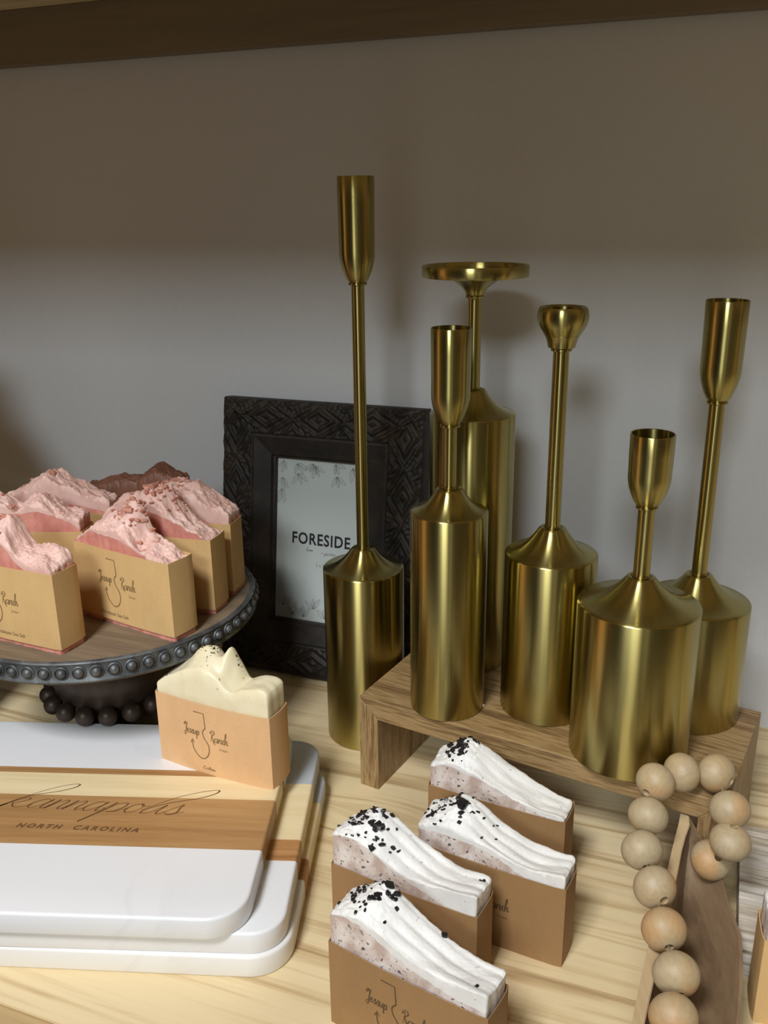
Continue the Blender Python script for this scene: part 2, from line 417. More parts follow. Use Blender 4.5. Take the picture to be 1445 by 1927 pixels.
def soap_logo(W_, H_, M, kind):
    """hook mark with the two script words, on a sleeve face W_ x H_ (M: face metres -> local)."""
    X = lambda s: s * W_; Y = lambda t: H_ * (1 - t)
    hk = [(.365, .125), (.455, .125), (.462, .33), (.436, .39), (.444, .47), (.478, .56), (.482, .66), (.462, .74), (.425, .785), (.385, .765), (.345, .68), (.335, .60), (.337, .545)]
    sh = [ribbon([(X(a), Y(b)) for a, b in hk[:3]], .0009, M, smooth=False), ribbon([(X(a), Y(b)) for a, b in hk[2:]], .0009, M),
          ribbon([(X(.318), Y(.595)), (X(.337), Y(.53)), (X(.352), Y(.58))], .0007, M, smooth=False)]
    xh = H_ * .052
    def off(x, y): return M @ Matrix.Translation((X(x), Y(y), 0))
    a, _ = script('Jessuq', xh * 1.15, .00042, off(.265, .455), .1, 1.2, sx=.72)
    b, _ = script('Ranch', xh * 1.25, .00042, off(.495, .500), .1, 1.2, sx=.80)
    sh += a + b
    parts = sh
    parts.append(text_mesh('t', 'Soaps', H_ * .052, None or INK, None, off(.575, .60)))
    return parts

# ------------------------------------------------------------------ soap bars
def heightsolid(name, w, d, top, bot, mats, parent, nx=70, ny=20, sides=4, jit=0.0, seed=0, x0=0, rnd=.0015, sharp=45):
    """closed solid between bot(s,t) and top(s,t) over [x0-w..x0]x[0..d]"""
    def edge(s, t):
        # rounded plan corners
        x, y = s * w, t * d
        r = rnd
        for cx, cy, sx, sy in ((r, r, -1, -1), (w - r, r, 1, -1), (r, d - r, -1, 1), (w - r, d - r, 1, 1)):
            if (x - cx) * sx > 0 and (y - cy) * sy > 0:
                dx, dy = x - cx, y - cy; m = max(abs(dx), abs(dy)); l = math.hypot(dx, dy)
                x, y = cx + dx / l * m, cy + dy / l * m
        if jit:
            k = jit * noise.noise(Vector((x * 260 + seed, y * 260, 3.3)))
            if s in (0, 1): x += k
            if t in (0, 1): y += k
        return x0 - w + x, y
    S = np.linspace(0, 1, nx + 1); T = np.linspace(0, 1, ny + 1)
    v = []; f = []
    for t in T:
        for s in S:
            x, y = edge(s, t); v.append((x, y, top(s, t)))
    N = (nx + 1) * (ny + 1); q = lambda i, j: j * (nx + 1) + i
    for j in range(ny):
        for i in range(nx): f.append((q(i, j), q(i + 1, j), q(i + 1, j + 1), q(i, j + 1)))
    per = [q(i, 0) for i in range(nx)] + [q(nx, j) for j in range(ny)] + [q(i, ny) for i in range(nx, 0, -1)] + [q(0, j) for j in range(ny, 0, -1)]
    st = [((k % (nx + 1)) / nx, (k // (nx + 1)) / ny) for k in per]
    prev = per; P = len(per)
    for l in range(1, sides + 1):
        cur = []
        for k, (s, t) in zip(per, st):
            x, y, zt = v[k]; zb = bot(s, t); a = l / sides
            z = zt + (zb - zt) * a
            jj = jit * .6 * noise.noise(Vector((x * 300, y * 300, z * 300 + seed))) if 0 < l < sides else 0
            cur.append(len(v)); v.append((x + (jj if s in (0, 1) else 0), y + (jj if t in (0, 1) else 0), z))
        for i in range(P): f.append((prev[i], cur[i], cur[(i + 1) % P], prev[(i + 1) % P]))
        prev = cur
    # bottom grid
    b0 = len(v); mp = {k: prev[i] for i, k in enumerate(per)}
    for j in range(1, ny):
        for i in range(1, nx):
            k = q(i, j); x, y, _ = v[k]; mp[k] = len(v); v.append((x, y, bot(i / nx, j / ny)))
    for j in range(ny):
        for i in range(nx): f.append((mp[q(i, j)], mp[q(i, j + 1)], mp[q(i + 1, j + 1)], mp[q(i + 1, j)]))
    return link(name, v, f, mats, parent, smooth=True, sharp=sharp)

def interp(tab, s):
    xs = [a for a, _ in tab]; ys = [b for _, b in tab]
    return float(np.interp(s, xs, ys))
def smoothtab(tab):
    xs = np.linspace(0, 1, 201); ys = np.interp(xs, [a for a, _ in tab], [b for _, b in tab])
    k = np.hanning(21); k /= k.sum(); yp = np.pad(ys, 10, mode='edge'); ys2 = np.convolve(yp, k, 'valid')
    return lambda s: float(np.interp(s, xs, ys2))

def sleeve(parent, w, d, h, z0, mat, logo=None, flav=None, bow=.0012, th=.00045, back_logo=False):
    n = 22; loop = []
    def side(p0, p1, bx, by, k):
        for i in range(k):
            a = i / k; s = math.sin(pi * a) * bow
            yield (p0[0] + (p1[0] - p0[0]) * a + bx * s, p0[1] + (p1[1] - p0[1]) * a + by * s, bx, by)
    r = .0007
    pts = list(side((-w + r, 0), (-r, 0), 0, -1, n)) + list(side((0, r), (0, d - r), .4, 0, 8)) + list(side((-r, d), (-w + r, d), 0, 1, n)) + list(side((-w, d - r), (-w, r), -.4, 0, 8))
    outer = [(a, b) for a, b, _, _ in pts]
    cx, cy = -w / 2, d / 2
    inner = [(a + th * (1 if a < cx else -1), b + th * (1 if b < cy else -1)) for a, b in outer]
    Z = np.linspace(z0, z0 + h, 7)
    rings = [[(a, b, z) for a, b in outer] for z in Z] + [[(a, b, z) for a, b in inner] for z in Z[::-1]]
    rings.append(rings[0]); mb = MB(); mb.rings(rings, cap=False)
    sl = mb.build('paper_sleeve', mat, parent, sharp=35)
    if logo:
        # map face metres (x from left, y from bottom) to the bowed front
        M = Matrix.Translation((-w, -.00008, z0)) @ Matrix(((1, 0, 0, 0), (0, 0, -1, 0), (0, 1, 0, 0), (0, 0, 0, 1)))
        meshes = soap_logo(w, h, M, 0)
        if flav: meshes.append(text_mesh('t', flav[0], h * .068, INKD, None, M @ Matrix.Translation((flav[1] * w, h * flav[2], 0)), offset=.00006, align='CENTER'))
        lo = cat('printed_logo', meshes, [INK if mat is not KRAFTB else INKD], sl)
        for vv in lo.data.vertices:
            a = (vv.co.x + w) / w; vv.co.y -= math.sin(pi * min(1, max(0, a))) * bow
        tag(lo, 'brown printed hook emblem with script lettering')
    return sl

def chunk(c, r, rg, flat=.7):
    # irregular crystal
    v = [(-1, -1, -1), (1, -1, -1), (1, 1, -1), (-1, 1, -1), (-1, -1, 1), (1, -1, 1), (1, 1, 1), (-1, 1, 1), (0, 0, 1.5), (0, 0, -1.5), (1.4, 0, 0), (-1.4, 0, 0), (0, 1.4, 0), (0, -1.4, 0)]
    f = [(4, 5, 8), (5, 6, 8), (6, 7, 8), (7, 4, 8), (1, 0, 9), (2, 1, 9), (3, 2, 9), (0, 3, 9), (1, 2, 10), (2, 6, 10), (6, 5, 10), (5, 1, 10), (0, 4, 11), (4, 7, 11), (7, 3, 11), (3, 0, 11), (2, 3, 12), (3, 7, 12), (7, 6, 12), (6, 2, 12), (0, 1, 13), (1, 5, 13), (5, 4, 13), (4, 0, 13)]
    q = Matrix.Rotation(rg.uniform(0, 6.28), 3, 'Z') @ Matrix.Rotation(rg.uniform(-.6, .6), 3, 'X')
    e = (rg.uniform(.7, 1.6), rg.uniform(.6, 1.1), flat * rg.uniform(.6, 1))
    out = []
    for p in v:
        k = rg.uniform(.7, 1.15)
        pp = q @ Vector((p[0] * e[0] * r * .6 * k, p[1] * e[1] * r * .6 * k, p[2] * e[2] * r * .6 * k))
        out.append((c[0] + pp.x, c[1] + pp.y, c[2] + pp.z))
    return out, f

SW, SD, SH = .0953, .0248, .0556
def place_chunks(name, H, spots, mat, parent, seed, w=SW - .0024, d=SD - .0024, label=None):
    rg = random.Random(seed); mb = MB()
    for (cs, ct, ss, st, n, r0, r1) in spots:
        for _ in range(n):
            s = min(.99, max(.01, rg.gauss(cs, ss))); t = min(.97, max(.02, rg.gauss(ct, st)))
            x = -SW + .0012 + s * w; y = .0012 + t * d
            r = rg.uniform(r0, r1) * (1.6 if rg.random() < .15 else 1)
            mb.add(*chunk((x, y, H(s, t) + r * .1), r, rg))
    o = mb.build(name, mat, parent, smooth=False); tag(o, label, kind='stuff'); return o

def white_soap(label, loc, rz, seed, hf, hb, cf, flav, spots, logo=True, gro=1.0, zrot=0, base=.0005):
    t = empty('soap_bar', loc, rz, label=label, cat='soap', group='white topped soaps in brown sleeves')
    HF, HB, CF = smoothtab(hf), smoothtab(hb), smoothtab(cf)
    pk = .24
    def top(s, t_):
        a = t_ * t_ * (3 - 2 * t_) * .7 + t_ * .3
        h = HF(s) * (1 - a) + HB(s) * a
        # ridge across the middle of the depth
        h += .0030 * math.exp(-((s - pk) / .16) ** 2) * math.sin(pi * t_)
        # grooves fanning from peak
        if s > pk:
            ph = t_ + .22 * math.exp(-(s - pk) * 3.5) * (t_ - .6) + .06 * math.sin(s * 7 + seed)
            g = .5 + .5 * math.cos(ph * 2 * pi * 3.2 + seed)
            h -= .0010 * gro * g ** 2 * min(1, (s - pk) * 6) * (1 - .5 * s)
            h -= .0016 * math.sin(pi * t_) * min(1, (s - pk) * 2)
        h += .0009 * noise.noise(Vector((s * 7 + seed * 3, t_ * 4, seed))) + .00025 * noise.noise(Vector((s * 50, t_ * 22, seed + 9)))
        if s < pk + .08: h += .0010 * noise.noise(Vector((s * 42 + seed, t_ * 12, 5.1)))
        e = min(s, 1 - s) * 40; 
        if e < 1: h -= .0012 * (1 - e) ** 2
        e = min(t_, 1 - t_) * 12
        if e < 1: h -= .0008 * (1 - e) ** 2
        return h
    def mid(s, t_):
        return min(top(s, t_) - .0006, CF(s) + (top(s, t_) - .004 - CF(s)) * min(1, t_ * 2.2))
    dd = SD - .0024
    core = heightsolid('soap_body', SW - .0024, dd, mid, lambda s, t_: base, CORE_W, t, 70, 16, 8, .0007, seed, x0=-.0012)
    fr = heightsolid('frosting_top', SW - .0024, dd, top, lambda s, t_: mid(s, t_) + .00005, FROST_W, t, 110, 34, 3, .0005, seed, x0=-.0012)
    for o in (core, fr): o.location.y = .0012
    place_chunks('black_salt_topping', top, spots, SALTK, t, seed, label='coarse black salt grains')
    sleeve(t, SW, SD, SH, 0, KRAFTB, logo=logo, flav=flav, bow=.0012)
    return t

HF0 = [(0, .0770), (.1, .0790), (.2, .0780), (.3, .0745), (.42, .0695), (.55, .0655), (.7, .0650), (.85, .0668), (1, .0690)]
HB0 = [(0, .0740), (.1, .0800), (.22, .0880), (.34, .0850), (.5, .0755), (.7, .0680), (.85, .0655), (1, .0665)]
CF0 = [(0, .0755), (.1, .0775), (.2, .0765), (.32, .0715), (.45, .0650), (.6, .0600), (.75, .0560), (1, .050)]
white_soap('white topped soap in brown sleeve at the very front, sleeve bottom out of frame', (.0467, .3391, 0), -.5777, 1,
           [(0, .0740), (.08, .0770), (.2, .0790), (.32, .0760), (.45, .0715), (.6, .0675), (.75, .0665), (.9, .0680), (1, .0690)], HB0,
           [(0, .0725), (.1, .0755), (.22, .0745), (.32, .0700), (.5, .0635), (.7, .0590), (.85, .0575), (1, .0575)], None,
           [(.14, .55, .07, .25, 30, .0008, .0018), (.28, .75, .04, .15, 14, .0010, .0022), (.62, .95, .01, .02, 1, .0022, .0025), (.93, .25, .01, .03, 1, .0012, .0014)])
white_soap('white topped soap in brown sleeve, second from the front, left of the pair behind it', (.0482, .4052, 0), -.515, 2, HF0, HB0, CF0, None,
           [(.14, .5, .08, .28, 55, .0007, .0017), (.28, .55, .05, .2, 12, .0014, .0026), (.42, .3, .02, .05, 3, .0012, .0022), (.96, .6, .01, .1, 2, .001, .0016)])
white_soap('white topped soap in brown sleeve, right of the front pair, ending near the shelf front', (.101, .4257, 0), -.488, 3,
           [(0, .0680), (.1, .0715), (.2, .0730), (.35, .0712), (.5, .0672), (.65, .0630), (.8, .0610), (1, .0640)],
           [(0, .0715), (.12, .0770), (.24, .0835), (.36, .0800), (.5, .0715), (.7, .0645), (.85, .0625), (1, .0630)],
           [(0, .0650), (.2, .0665), (.35, .0655), (.5, .0640), (.6, .0600), (.72, .0550), (1, .050)], ('Sea Salt', .5, .1),
           [(.14, .55, .08, .28, 45, .0006, .0015), (.27, .6, .03, .12, 5, .0020, .0030), (.42, .6, .05, .2, 7, .0008, .0014), (.06, .3, .02, .08, 4, .0014, .0022)])
white_soap('white topped soap in brown sleeve, farthest back, just below the wooden riser', (.1121, .4858, 0), -.469, 4,
           [(0, .0705), (.1, .0750), (.2, .0770), (.32, .0735), (.45, .0690), (.6, .0640), (.8, .0590), (1, .0580)],
           [(0, .0730), (.12, .0790), (.22, .0860), (.36, .0810), (.5, .0740), (.7, .0655), (.85, .0600), (1, .0575)],
           [(0, .0690), (.12, .0735), (.2, .0730), (.32, .0705), (.48, .0680), (.62, .0650), (.7, .0600), (.8, .0560), (1, .053)], None,
           [(.17, .55, .05, .25, 40, .0008, .0020), (.2, .6, .03, .12, 14, .0018, .0028)], gro=.5)

# lumpy soaps defined by gaussian bumps
def lumpy(label, loc, rz, seed, base_tab, bumps, core_tab, mats, kraft, salt, saltmat, saltname, flav, group, lift=.0042, h=SH, nz=(.0030, .0014), logo=True, single=False, sleeve_on=True, bow=.0012):
    t = empty('soap_bar', loc, rz, label=label, cat='soap', group=group)
    BT = smoothtab(base_tab); CT = smoothtab(core_tab)
    def top(s, t_):
        z = BT(s)
        for (bs, bt, bh, ss, st) in bumps: z += bh * math.exp(-((s - bs) / ss) ** 2 - ((t_ - bt) / st) ** 2)
        z += nz[0] * noise.noise(Vector((s * 10 + t_ * 2 + seed * 2.1, t_ * 3.2 - s * 2, seed))) + nz[1] * noise.noise(Vector((s * 45, t_ * 14, seed + 4)))
        e = min(s, 1 - s) * 30
        if e < 1: z -= .0015 * (1 - e) ** 2
        e = min(t_, 1 - t_) * 10
        if e < 1: z -= .0010 * (1 - e) ** 2
        return z
    dd = SD - .0024
    if single:
        o = heightsolid('soap_body', SW - .0024, dd, top, lambda s, t_: .0002, mats[0], t, 110, 32, 10, .0004, seed, x0=-.0012, sharp=70); o.location.y = .0012
    else:
        def mid(s, t_): return min(top(s, t_) - .0006, CT(s) + (top(s, t_) - .003 - CT(s)) * min(1, t_ * 2.5))
        o = heightsolid('soap_body', SW - .0024, dd, mid, lambda s, t_: .0002, mats[0], t, 80, 16, 8, .0010, seed, x0=-.0012); o.location.y = .0012
        o = heightsolid('frosting_top', SW - .0024, dd, top, lambda s, t_: mid(s, t_) + .00005, mats[1], t, 120, 36, 3, .0005, seed, x0=-.0012, sharp=70); o.location.y = .0012
    if salt: place_chunks(saltname, top, salt, saltmat, t, seed)
    if sleeve_on: sleeve(t, SW, SD, h, lift, kraft, logo=logo, flav=flav, bow=bow)
    return t
ZS = .1362
GP = 'pink topped soaps on the cake stand'
PM = (CORE_P, FROST_P)
hs = ('Himalayan Sea Salt', .53, .075)
hs1 = ('Himalayan Sea Salt', .40, .075)
lumpy('pink soap whose tan sleeve shows the full wording, front centre of the cake stand', (-.1488, .5831, ZS), -.5627, 11,
      [(0, .0600), (.08, .0660), (.2, .0730), (.35, .0745), (.5, .0735), (.65, .0690), (.8, .0620), (.95, .0590), (1, .0575)],
      [(.48, .85, .016, .10, .5), (.56, .95, .010, .07, .35), (.28, .75, .008, .10, .5), (.66, .3, -.007, .07, .35), (.80, .9, .004, .12, .4)],
      [(0, .0590), (.08, .0640), (.18, .0705), (.3, .0690), (.45, .0690), (.6, .0660), (.75, .0620), (.88, .0590), (1, .055)],
      PM, KRAFT, [(.5, .75, .12, .2, 34, .0012, .0026), (.3, .8, .08, .15, 12, .001, .002)], SALTP, 'pink_salt_topping', hs1, GP)
lumpy('pink soap cut off by the left edge, front left of the cake stand', (-.2225, .5658, ZS), -.4373, 12,
      [(0, .064), (.2, .070), (.4, .079), (.55, .078), (.65, .070), (.8, .0665), (.92, .0675), (1, .0640)],
      [(.50, .7, .012, .10, .5), (.6, .4, -.003, .06, .3), (.35, .6, .006, .1, .4), (.85, .9, .006, .14, .4)],
      [(0, .062), (.3, .074), (.5, .078), (.58, .072), (.68, .062), (.8, .056), (1, .052)],
      PM, KRAFT, [(.42, .7, .08, .2, 24, .001, .0024)], SALTP, 'pink_salt_topping', hs, GP)
lumpy('pink soap directly behind the one with full lettering, salt crusted ridge on top', (-.1278, .6290, ZS), -.30, 13,
      [(0, .0670), (.1, .0760), (.25, .0800), (.45, .0830), (.6, .0790), (.8, .0680), (.93, .0620), (1, .0590)],
      [(.45, .6, .010, .12, .5), (.58, .9, .010, .10, .4), (.2, .9, .006, .14, .5)],
      [(0, .0640), (.2, .0730), (.42, .0790), (.55, .0760), (.7, .0710), (.88, .0640), (.97, .0600), (1, .0560)],
      PM, KRAFT, [(.45, .5, .10, .25, 46, .001, .0026), (.62, .8, .08, .15, 14, .001, .002)], SALTP, 'pink_salt_topping', None, GP, logo=False)
lumpy('pink soap at the right rear of the cake stand, nearest the dark picture frame', (-.1185, .6640, ZS), -.235, 14,
      [(0, .0640), (.2, .0740), (.4, .0800), (.55, .0835), (.7, .0800), (.85, .0730), (1, .0670)],
      [(.45, .8, .008, .12, .5), (.66, .85, .007, .06, .4), (.8, .8, .004, .12, .4)],
      [(0, .060), (.5, .068), (1, .056)],
      PM, KRAFT, [(.45, .6, .10, .25, 26, .001, .0024)], SALTP, 'pink_salt_topping', None, GP, logo=False)
lumpy('pink soap standing right behind the one cut off by the left edge', (-.2281, .6516, ZS), -.06, 15,
      [(0, .0700), (.12, .0800), (.3, .0820), (.45, .0790), (.6, .0800), (.75, .0760), (.9, .0710), (1, .0700)],
      [(.18, .6, .008, .12, .5), (.45, .5, -.008, .05, .5), (.66, .6, .007, .10, .5)],
      [(0, .066), (.2, .074), (.5, .073), (.65, .0755), (.8, .0715), (.93, .066), (1, .060)],
      PM, KRAFT, [(.2, .5, .12, .25, 30, .0012, .003)], SALTP, 'pink_salt_topping', None, GP, logo=False)
lumpy('pink soap at the left rear, long pale swirl showing above the others', (-.2180, .6950, ZS), -.08, 16,
      [(0, .0690), (.2, .0770), (.35, .0830), (.5, .0860), (.65, .0810), (.8, .0750), (.93, .0710), (1, .0690)],
      [(.42, .5, .006, .10, .5), (.55, .9, .004, .06, .4)],
      [(0, .060), (.5, .070), (1, .060)],
      PM, KRAFT, [(.4, .7, .10, .25, 20, .001, .0026)], SALTP, 'pink_salt_topping', None, GP, logo=False)
lumpy('chocolate brown soap at the back of the cake stand, only its wavy top showing', (-.1650, .7200, ZS), -.12, 17,
      [(0, .0670), (.2, .0730), (.4, .0760), (.6, .0780), (.75, .0860), (.9, .0820), (1, .0760)],
      [(.35, .5, .003, .08, .5), (.74, .7, .004, .08, .5)], [(0, .06), (1, .06)],
      (SOAP_B,), KRAFT, None, None, None, None, None, single=True, logo=False)

# coffee soap on the boards
lumpy('ivory coffee soap in a peach sleeve standing on the marble boards', (-.0790, .5375, .0461), -.4438, 21,
      [(0, .0630), (.1, .0690), (.25, .0760), (.4, .0800), (.55, .0770), (.7, .0715), (.85, .0735), (.93, .0755), (1, .0735)],
      [(.34, .72, .0105, .095, .42), (.45, .85, .0075, .060, .45), (.18, .85, .0020, .10, .4), (.58, .80, .0125, .038, .40), (.53, .55, .0060, .055, .30), (.46, .30, .0020, .08, .25), (.635, .85, .0080, .055, .35), (.71, .65, -.0035, .05, .5), (.66, .05, -.004, .09, .3), (.86, .8, .0015, .06, .4)],
      [(0, .06), (1, .06)], (SOAP_C,), KRAFT2, [(.38, .75, .05, .12, 34, .0003, .0008), (.46, .75, .02, .2, 22, .0004, .0008), (.64, .8, .03, .1, 14, .0003, .0008), (.1, .1, .03, .06, 5, .0003, .0006)],
      GROUNDS, 'coffee_ground_flecks', ('Coffee', .47, .065), None, lift=0, h=SH, nz=(.0006, .0001), single=True, bow=.0026)

# soap at the right edge of the frame
lumpy('tan sleeved soap cut off by the right edge, beside the wooden bowl', (.1995 + SW * .95, .3876 - .0265, 0), -.28, 31,
      [(0, .0700), (.1, .0740), (.4, .0790), (.6, .0770), (.8, .0720), (1, .0680)], [(.3, .6, .006, .12, .5)],
      [(0, .062), (.5, .070), (1, .06)], (CORE_W, FROST_W), KRAFT, None, None, None, None, None, lift=0, logo=False)

# ------------------------------------------------------------------ cake stand
WDISC = wood('weathered_disc_wood', [(.3, L(92, 78, 62)), (.5, L(122, 104, 84)), (.7, L(142, 122, 98))], 'X', 30, 10, .4, .5, 1.0).m
def zinc():
    t = NT('galvanised_metal')
    a = t.noise(t.coord(), 60, 5, .65, .6); b = t.noise(t.coord(), 260, 4, .7)
    t.base(Base_Color=t.ramp(a, [(.35, L(74, 76, 78)), (.6, L(112, 115, 117)), (.75, L(150, 153, 155))]), Metallic=.55, Roughness=.5)
    t.bump(b, .25, .0006); return t.m
ZINC = zinc()
BRONZE = plain('dark_bronze_cast', L(60, 47, 38), .45, .3, .25, 120, .2)
cs = empty('cake_stand', (-.2242, .6738, 0), -.36, label='round cake stand with wooden top and studded grey metal rim under the pink soaps', cat='cake stand')
RD = .1186
mb = MB(); mb.lathe([(.0005, .118), (RD - .0035, .118), (RD - .0035, ZS - .0008), (RD - .0045, ZS), (.0005, ZS)], 160); mb.build('wooden_top', WDISC, cs)
mb = MB()
mb.lathe([(RD - .0034, .1205), (RD, .1205), (RD + .0012, .1212), (RD + .0012, .1222), (RD + .0002, .1232), (RD, ZS - .0022), (RD + .0006, ZS - .0010), (RD - .0004, ZS + .0002), (RD - .0022, ZS + .0003), (RD - .0034, ZS - .0004)], 160, closed=True)
for i in range(64):
    a = 2 * pi * i / 64
    c = ((RD + .0002) * math.cos(a), (RD + .0002) * math.sin(a), .1287)
    mb.sphere(c, .0036, 14, 8)
    rg = []
    t1 = Vector((-math.sin(a), math.cos(a), 0)); t2 = Vector((0, 0, 1)); nn = Vector((math.cos(a), math.sin(a), 0)); cc = Vector(c)
    for (rr, oo) in ((.0050, 0), (.0048, .0008), (.0042, .0010), (.0039, .0)):
        rg.append([tuple(cc + nn * oo + (t1 * math.cos(k * pi / 8) + t2 * math.sin(k * pi / 8)) * rr) for k in range(16)])
    mb.rings(rg, cap=False)
mb.build('studded_rim', ZINC, cs, sharp=60)
mb = MB(); mb.lathe([(.0005, .118), (.10, .118), (.098, .1165), (.052, .113), (.046, .107), (.047, .098), (.0505, .088), (.0515, .078), (.0495, .069), (.0465, .063), (.047, .0600), (.046, .0575), (.040, .0500), (.034, .0465), (.0325, .030), (.0335, .008), (.0345, 0), (.0005, 0)], 96)
mb.build('pedestal', BRONZE, cs, sharp=60)
first_k = None
for i in range(18):
    a = 2 * pi * i / 18
    if first_k is None:
        mb = MB(); mb.sphere((0, 0, 0), .0076, 20, 12); k_ = first_k = mb.build('knob', BRONZE, cs)
    else: k_ = first_k.copy(); C.objects.link(k_)
    k_.parent = cs; k_.location = (.0515 * math.cos(a), .0515 * math.sin(a), .0545)

# ------------------------------------------------------------------ marble and wood boards
def strip(name, X0, X1, V0, V1, a, b, z0, z1, r, mat, parent, bev=.0020):
    """slice a<v<b of a rounded rectangle slab"""
    def half(v, ins):
        rr = max(r - ins, .0005); lo, hi = V0 + ins, V1 - ins
        d = 0
        if v < lo + rr: dv = lo + rr - v; d = rr - math.sqrt(max(0, rr * rr - dv * dv))
        elif v > hi - rr: dv = v - (hi - rr); d = rr - math.sqrt(max(0, rr * rr - dv * dv))
        return X0 + ins + d, X1 - ins - d
    rings = []
    for z, ins in ((z0, bev), (z0 + bev * .3, bev * .3), (z0 + bev, 0), (z1 - bev, 0), (z1 - bev * .6, bev * .08), (z1 - bev * .3, bev * .3), (z1 - bev * .08, bev * .62), (z1, bev)):
        lo = max(a, V0 + ins); hi = min(b, V1 - ins)
        N = 28
        qs = [.5 - .5 * math.cos(pi * i / N) for i in range(N + 1)]
        vs = [lo + (hi - lo) * q for q in qs]
        rings.append([(half(v, ins)[1], v, z) for v in vs] + [(half(v, ins)[0], v, z) for v in vs[::-1]])
    mb = MB(); mb.rings(rings); return mb.build(name, mat, parent, sharp=30)
BW = [(.3, L(150, 108, 66)), (.5, L(178, 136, 88)), (.7, L(196, 156, 106))]
CW = [(.3, L(222, 196, 146)), (.5, L(240, 220, 176)), (.7, L(246, 230, 192))]
OW = [(.3, L(146, 98, 58)), (.5, L(184, 134, 84)), (.7, L(206, 160, 108))]
WBR = wood('acacia_strip', BW, 'X', 60, 22, .35, .45, .8).m
WCR = wood('maple_strip', CW, 'X', 50, 22, .3, .45, .8).m
WOR = wood('orange_acacia_strip', OW, 'X', 70, 18, .35, .45, 1.0).m
bt = .01535
def board(label, th, X1, V0, z, bands, Lx=.305, r=.024, ins=0):
    t = empty('serving_board', (0, 0, z), th, label=label, cat='serving board', group='stacked marble and wood boards')
    V1 = bands[-1][1]
    for (a, b, nm, m) in bands:
        strip(nm, X1 - Lx, X1, V0, V1, a, b, 0, bt, r, m, t)
    return t
b3 = board('bottom marble and wood board, lying on the pine shelf', math.radians(-4), -.0880, .4140, 0,
           [(.4140, .4800, 'marble_panel', MARBLE2), (.4800, .5000, 'wood_strip', WOR), (.5000, .5600, 'wood_strip', WCR), (.5600, .6080, 'marble_panel', GREYM)])
b2 = board('middle marble and wood board, right end sticking out under the engraved one', math.radians(-3), -.0835, .4180, bt,
           [(.4180, .4804, 'marble_panel', MARBLE), (.4804, .5010, 'wood_strip', WOR), (.5010, .5279, 'wood_strip', WCR), (.5279, .5623, 'wood_strip', WCR), (.5623, .6195, 'marble_panel', GREYM)], r=.020)
b1 = board('top marble board engraved kannapolis North Carolina, coffee soap standing on it', math.radians(-3.5), -.1075, .4105, 2 * bt,
           [(.4105, .4700, 'marble_panel', MARBLE), (.4700, .5205, 'wood_strip', WBR), (.5205, .5458, 'wood_strip', WCR), (.5458, .5525, 'wood_strip', WBR), (.5525, .6130, 'marble_panel', MARBLE)])
# engraving
MZ = Matrix.Translation((-.2935, .5068, bt + .00012)) @ Matrix.Rotation(math.radians(-2.2), 4, 'Z')
xh = .0100
GK = dict(G)
GK['k'] = ([(.2, .3), (-.1, -.1), (.2, .5), (.9, 1.8), (1.7, 2.6), (2.4, 2.8), (2.45, 2.4), (1.9, 1.9), (1.0, 1.45), (.4, .9), (.0, -.1), (.3, .5), (.8, 1.05), (1.05, .85), (.6, .45), (.45, .4), (.85, .0), (1.3, .05), (1.65, .4)], 1.55)
GK['l'] = ([(-.1, .35), (.3, 1.0), (.9, 1.9), (1.8, 2.6), (2.6, 2.9), (2.75, 2.5), (2.2, 1.9), (1.2, 1.4), (.5, .9), (.1, .35), (.15, 0), (.5, .1), (.8, .4)], .75)
eng, xe = script('kannapolis', xh, .00045, MZ, .55, 1.8, glyphs=GK, sx=1.13)
print('script end', xe)
MN = Matrix.Translation((-.2731, .4857, bt + .00012)) @ Matrix.Rotation(math.radians(-1.3), 4, 'Z')
eng.append(text_mesh('t', 'NORTH  CAROLINA', .0058, BURN, None, MN, offset=.00024, spacing=1.42, shear=.30, sx=1.17))
cat('engraved_lettering', eng, [BURN], b1)

# ------------------------------------------------------------------ picture frame
FW, FH, FB = .1975, .2605, .0532
lean = .150; fphi = -.361
uu = Vector((math.cos(fphi), math.sin(fphi), 0)); n2 = Vector((-math.sin(fphi), math.cos(fphi), 0))
up = math.cos(lean) * Vector((0, 0, 1)) + math.sin(lean) * n2; out = -(math.cos(lean) * n2 - math.sin(lean) * Vector((0, 0, 1)))
pf = empty('picture_frame', label='dark carved wooden picture frame with a printed white insert leaning on the wall', cat='picture frame')
pf.matrix_world = Matrix(((uu.x, up.x, out.x, -.1603), (uu.y, up.y, out.y, .8114), (uu.z, up.z, out.z, .0019), (0, 0, 0, 1)))
def darkframe():
    t = NT('dark_carved_wood')
    a = t.noise(t.coord(), 40, 4, .6, .5); b = t.noise(t.coord(scale=(1, 1, 1)), 300, 4, .7)
    sp = t.n('ShaderNodeSeparateXYZ', i_0=t.coord()); 
    t.base(Base_Color=t.ramp(a, [(.35, L(26, 22, 19)), (.55, L(42, 33, 26)), (.72, L(66, 48, 35))]), Roughness=.62)
    t.bump(b, .3, .0006); return t.m
FRM = darkframe()
